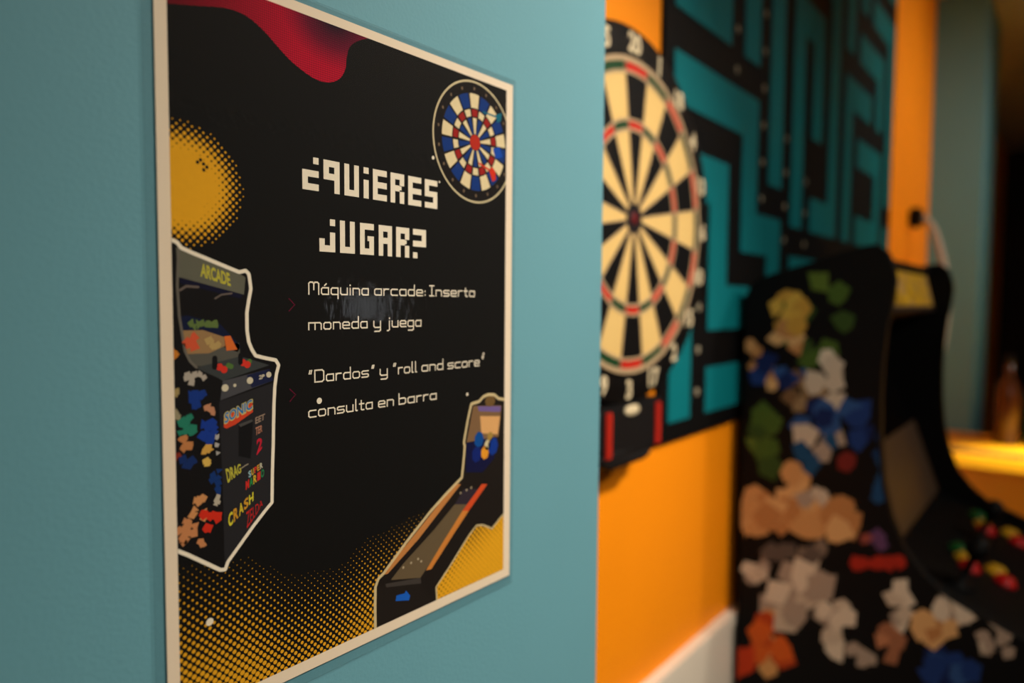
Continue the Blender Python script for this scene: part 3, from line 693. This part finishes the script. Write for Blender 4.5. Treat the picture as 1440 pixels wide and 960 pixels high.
for x in (CX0+0.13, CX0+0.39):
    o = link('joystick', jm, None, deck); o.location = DA.lerp(DBv, 0.5)+Vector((x-cxm, 0, 0)); o.rotation_euler.x = rotx
slab('control_front', (-240, -280), (-222, -385), 12, M_CAB)
slab('knee_panel', (-222, -386), (-170, -520), 12, M_CAB)
fp = slab('front_panel', (-170, -522), (-170, -1390), 12, M_CAB)
box_obj('coin_door', (-0.11, 0.11, -0.178, -0.170, 0.42, 0.78), M_CABG, cab, 0.003)
slab('kick_panel', (-146, -1392), (-146, -1465), 12, M_CAB)
# abstract colour print on the side that faces down the room
random.seed(21)
FE = [(y/1000, Z0+z/1000) for y, z in prof[6:]]
def front_y(z):
    for (y0, z0), (y1, z1) in zip(FE, FE[1:]):
        if z1 <= z <= z0 and z0 > z1: return y0+(y1-y0)*(z0-z)/(z0-z1)
    return -0.06
def side_shape(cx, cy, rx, ry, cols, n, size):
    for k in range(int(n*1.1)+2):
        t = random.uniform(0, 2*math.pi); q = math.sqrt(random.random()); x, y = cx+rx*q*math.cos(t), cy+ry*q*math.sin(t)
        m_ = random.choice((4, 5, 5, 6)); t0 = random.uniform(0, 6.3); lay = random.random()*0.0006
        P = []
        for i in range(m_):
            s = 1.08*size*random.uniform(.65, 1.25); h = hit_x(x+s*math.cos(t0+i*2*math.pi/m_), y+s*math.sin(t0+i*2*math.pi/m_), CX0); yy, zz = h.y, h.z; P.append((CX0-cxm-0.0002, min(0.133, max(front_y(zz)+0.004, yy)), zz))
        bm = bmesh.new(); extrude_poly(bm, P, (-0.0003-lay, 0, 0))
        link('printed_shape', bm_mesh(bm, 'printed_shape'), ink(random.choice(cols)), sp1)
TAN = [(196, 148, 94), (178, 126, 76), (208, 166, 112)]; WHT = [(190, 178, 160), (160, 146, 132), (206, 196, 178)]
GRN = [(66, 92, 34), (84, 106, 40), (50, 74, 30)]; BLU = [(24, 52, 112), (40, 76, 132), (16, 34, 84)]
for a in ((1150, 450, 38, 60, GRN, 7, 16), (1106, 440, 24, 24, [(206, 166, 70), (190, 146, 60)], 6, 15), (1112, 474, 16, 12, TAN, 3, 15), (1155, 520, 28, 22, WHT, 5, 15), (1100, 520, 40, 25, BLU, 6, 14),
          (1056, 500, 12, 18, TAN, 2, 9), (1085, 530, 12, 16, TAN, 3, 10), (1132, 545, 24, 22, [(110, 84, 56), (140, 116, 84)], 5, 13), (1076, 612, 22, 45, GRN, 8, 17), (1172, 600, 48, 40, BLU + WHT[:2], 12, 17), (1160, 640, 40, 20, [(110, 34, 30), (24, 70, 110)], 4, 13),
          (1118, 672, 14, 14, TAN, 3, 16), (1055, 720, 16, 30, TAN, 5, 18), (1115, 722, 50, 26, TAN, 10, 20), (1185, 730, 22, 26, TAN, 6, 20), (1135, 698, 26, 10, WHT, 3, 12), (1110, 775, 45, 10, [(120, 106, 94), (90, 80, 74)], 5, 14),
          (1120, 838, 38, 40, WHT, 12, 22), (1060, 805, 15, 14, WHT, 3, 12), (1165, 880, 26, 50, WHT, 7, 15), (1085, 905, 32, 36, [(206, 92, 32), (176, 66, 26), (206, 150, 90)], 9, 17), (1045, 925, 10, 25, [(196, 60, 26)], 3, 12), (1240, 660, 5, 60, [(24, 66, 110), (16, 50, 96)], 6, 10), (1240, 790, 38, 4, [(160, 40, 26)], 6, 10), (1232, 760, 16, 10, [(140, 70, 60), (90, 60, 100)], 3, 9),
          (1268, 850, 12, 26, WHT, 4, 14), (1345, 855, 24, 14, WHT, 4, 15), (1315, 885, 20, 24, TAN, 6, 17), (1250, 905, 16, 24, [(150, 100, 72), (176, 120, 86)], 4, 13), (1340, 940, 46, 16, BLU, 7, 18), (1400, 905, 26, 20, WHT[:2], 5, 10), (1215, 900, 20, 30, WHT[1:2], 3, 10)):
    side_shape(*a)

# ------------------------------------------------------------------ power cable on the orange wall beside the far pier
plug = empty('power_cable', (2.42, NY, Z0+0.44), 'pale power cable hanging from a black wall plug behind the arcade cabinet', 'cable')
box_obj('plug', (-0.03, 0.03, -0.035, 0.0, -0.03, 0.03), M_BLACKP, plug, 0.008)
pts = []
K = [(0.0, -0.035, 0.0), (0.0, -0.060, -0.025), (-0.02, -0.085, -0.085), (-0.05, -0.110, -0.18), (-0.10, -0.125, -0.30), (-0.30, -0.12, -0.48), (-0.62, -0.06, -0.62), (-0.80, -0.03, -0.68)]
for i in range(len(K)-1):
    p0, p1, p2, p3 = (Vector(K[min(max(i+d, 0), len(K)-1)]) for d in (-1, 0, 1, 2))
    for s in range(6):
        t = s/6; pts.append(0.5*((2*p1)+(p2-p0)*t+(2*p0-5*p1+4*p2-p3)*t*t+(3*p1-p0-3*p2+p3)*t**3))
pts.append(Vector(K[-1]))
link('cord', tube_mesh(pts, 0.009, 'cord'), mat('cord_grey', (186, 180, 164), rough=0.5), plug)

# ------------------------------------------------------------------ yellow counter at the far end of the recess, bottles on it
ctr = empty('bar_counter', (2.54, -0.40, 0.0), 'yellow bar counter with an overhanging top beside the far blue pier', 'counter')
M_YEL = mat('yellow_counter_paint', (240, 170, 24), rough=0.4, vary=0.05)
o_ = (2.54, -0.40, 0.0)
box_obj('counter_top', (2.32, 2.765, -0.95, 0.134, 1.160, 1.197), M_YEL, ctr, 0.004, o_)
box_obj('counter_front', (2.40, 2.755, -0.92, 0.134, 0.10, 1.160), mat('shaded_counter_yellow', (226, 140, 14), rough=0.5), ctr, 0.0, o_)  # front coloured darker and more orange than the top to carry its shade
box_obj('counter_plinth', (2.44, 2.755, -0.90, 0.134, 0.0, 0.10), M_CAB, ctr, 0.0, o_)
def bottle(name, x, y, prof, m, capm, label):
    r = empty(name, (x, y, 1.197), label, 'bottle', None)
    link('glass_body', lathe_mesh(prof, 'glass_body', 24), m, r)
    z = prof[-1][1]; link('cap', lathe_mesh([(0.0155, z-0.02), (0.0155, z+0.004), (0.013, z+0.006)], 'cap', 18), capm, r)
    return r
bottle('liquor_bottle', 2.60, -0.112, [(0.030, 0), (0.034, 0.004), (0.034, 0.165), (0.028, 0.19), (0.014, 0.215), (0.013, 0.275)], mat('amber_bottle', (74, 44, 26), rough=0.2, spec=0.5), M_BLACKP, 'amber liquor bottle on the yellow counter')
bottle('liquor_bottle', 2.62, -0.190, [(0.032, 0), (0.036, 0.004), (0.036, 0.15), (0.030, 0.19), (0.014, 0.23), (0.0135, 0.285)], mat('green_bottle', (22, 70, 40), rough=0.2, spec=0.5), M_BLACKP, 'green liquor bottle on the yellow counter')
bm_o = box_obj('bar_mat', (2.345, 2.405, -0.20, 0.02, 1.1971, 1.2015), mat('dark_rubber', (46, 30, 14), rough=0.8), None, 0.002)
tag(bm_o, 'long dark bar mat lying on the yellow counter top', 'bar mat')

# ------------------------------------------------------------------ unseen lamp bodies above the frame; pendant, panel and far spot added for light
def unseen_spot_lamp(loc, aim, label):
    r = empty('unseen_spot_lamp', (loc[0], loc[1], 2.70), label, 'lamp', 'black ceiling spotlights')
    link('mount', lathe_mesh([(0.045, -0.012), (0.05, -0.008), (0.05, 0.0)], 'mount', 24), M_BLACKP, r)
    link('stem', lathe_mesh([(0.008, -0.07), (0.008, -0.012)], 'stem', 12), M_BLACKP, r)
    bm = bmesh.new(); n = 24; prof = [(0.03, 0.07), (0.042, 0.06), (0.055, -0.06), (0.052, -0.06), (0.04, 0.05)]; R = []
    for rr_, z in prof: R.append([bm.verts.new((rr_*math.cos(6.28319*i/n), rr_*math.sin(6.28319*i/n), z)) for i in range(n)])
    for a, b in zip(R, R[1:]):
        for i in range(n): bm.faces.new((a[i], a[(i+1) % n], b[(i+1) % n], b[i]))
    bm.faces.new(R[0]); bmesh.ops.recalc_face_normals(bm, faces=bm.faces[:])
    h = link('lamp_head', bm_mesh(bm, 'lamp_head', True), M_BLACKP, r)
    d = (Vector(aim)-Vector(loc)).normalized(); h.rotation_euler = d.to_track_quat('-Z', 'Y').to_euler(); h.location = Vector((0, 0, loc[2]-2.70))
unseen_spot_lamp((SPOT_1[0], SPOT_1[1], SPOT_1[2]), SPOT_1_AIM, 'unseen black ceiling spotlight whose pool on the blue wall imitates lens vignette')
unseen_spot_lamp((SPOT_2[0], SPOT_2[1], SPOT_2[2]), SPOT_2_AIM, 'black ceiling spotlight aimed at the recess with the dartboard')
unseen_spot_lamp(SPOT_3, SPOT_3_AIM, 'added black ceiling spotlight brightening the orange wall by the far pier')
lf_ = empty('added_fill_panel', (-1.35, -1.6, 2.70), 'long white ceiling panel added as fill light', 'lamp')
bm = bmesh.new(); box(bm, -0.62, 0.62, -0.17, 0.17, -0.035, 0.0); bevel(bm, 0.006)
link('housing', bm_mesh(bm, 'housing'), M_WHITE, lf_)

pd = empty('added_pendant_lamp', (ADDED_PENDANT[0], ADDED_PENDANT[1], 2.70), 'added black pendant lamp that brightens the yellow counter', 'lamp')
link('canopy', lathe_mesh([(0.045, -0.02), (0.05, -0.015), (0.05, 0.0)], 'canopy', 24), M_BLACKP, pd)
link('cord', lathe_mesh([(0.003, ADDED_PENDANT[2]+0.09-2.70), (0.003, -0.02)], 'cord', 8), M_BLACKP, pd)
bm = bmesh.new(); n = 32; R = []
for rr_, z in ((0.02, 0.10), (0.03, 0.09), (0.05, 0.05), (0.12, -0.03), (0.118, -0.03), (0.048, 0.045), (0.02, 0.08)): R.append([bm.verts.new((rr_*math.cos(2*math.pi*i/n), rr_*math.sin(2*math.pi*i/n), z+ADDED_PENDANT[2]-2.70)) for i in range(n)])
for a, b in zip(R, R[1:]):
    for i in range(n): bm.faces.new((a[i], a[(i+1) % n], b[(i+1) % n], b[i]))
bm.faces.new(R[0]); bmesh.ops.recalc_face_normals(bm, faces=bm.faces[:])
link('lamp_shade', bm_mesh(bm, 'lamp_shade', True), M_BLACKP, pd)
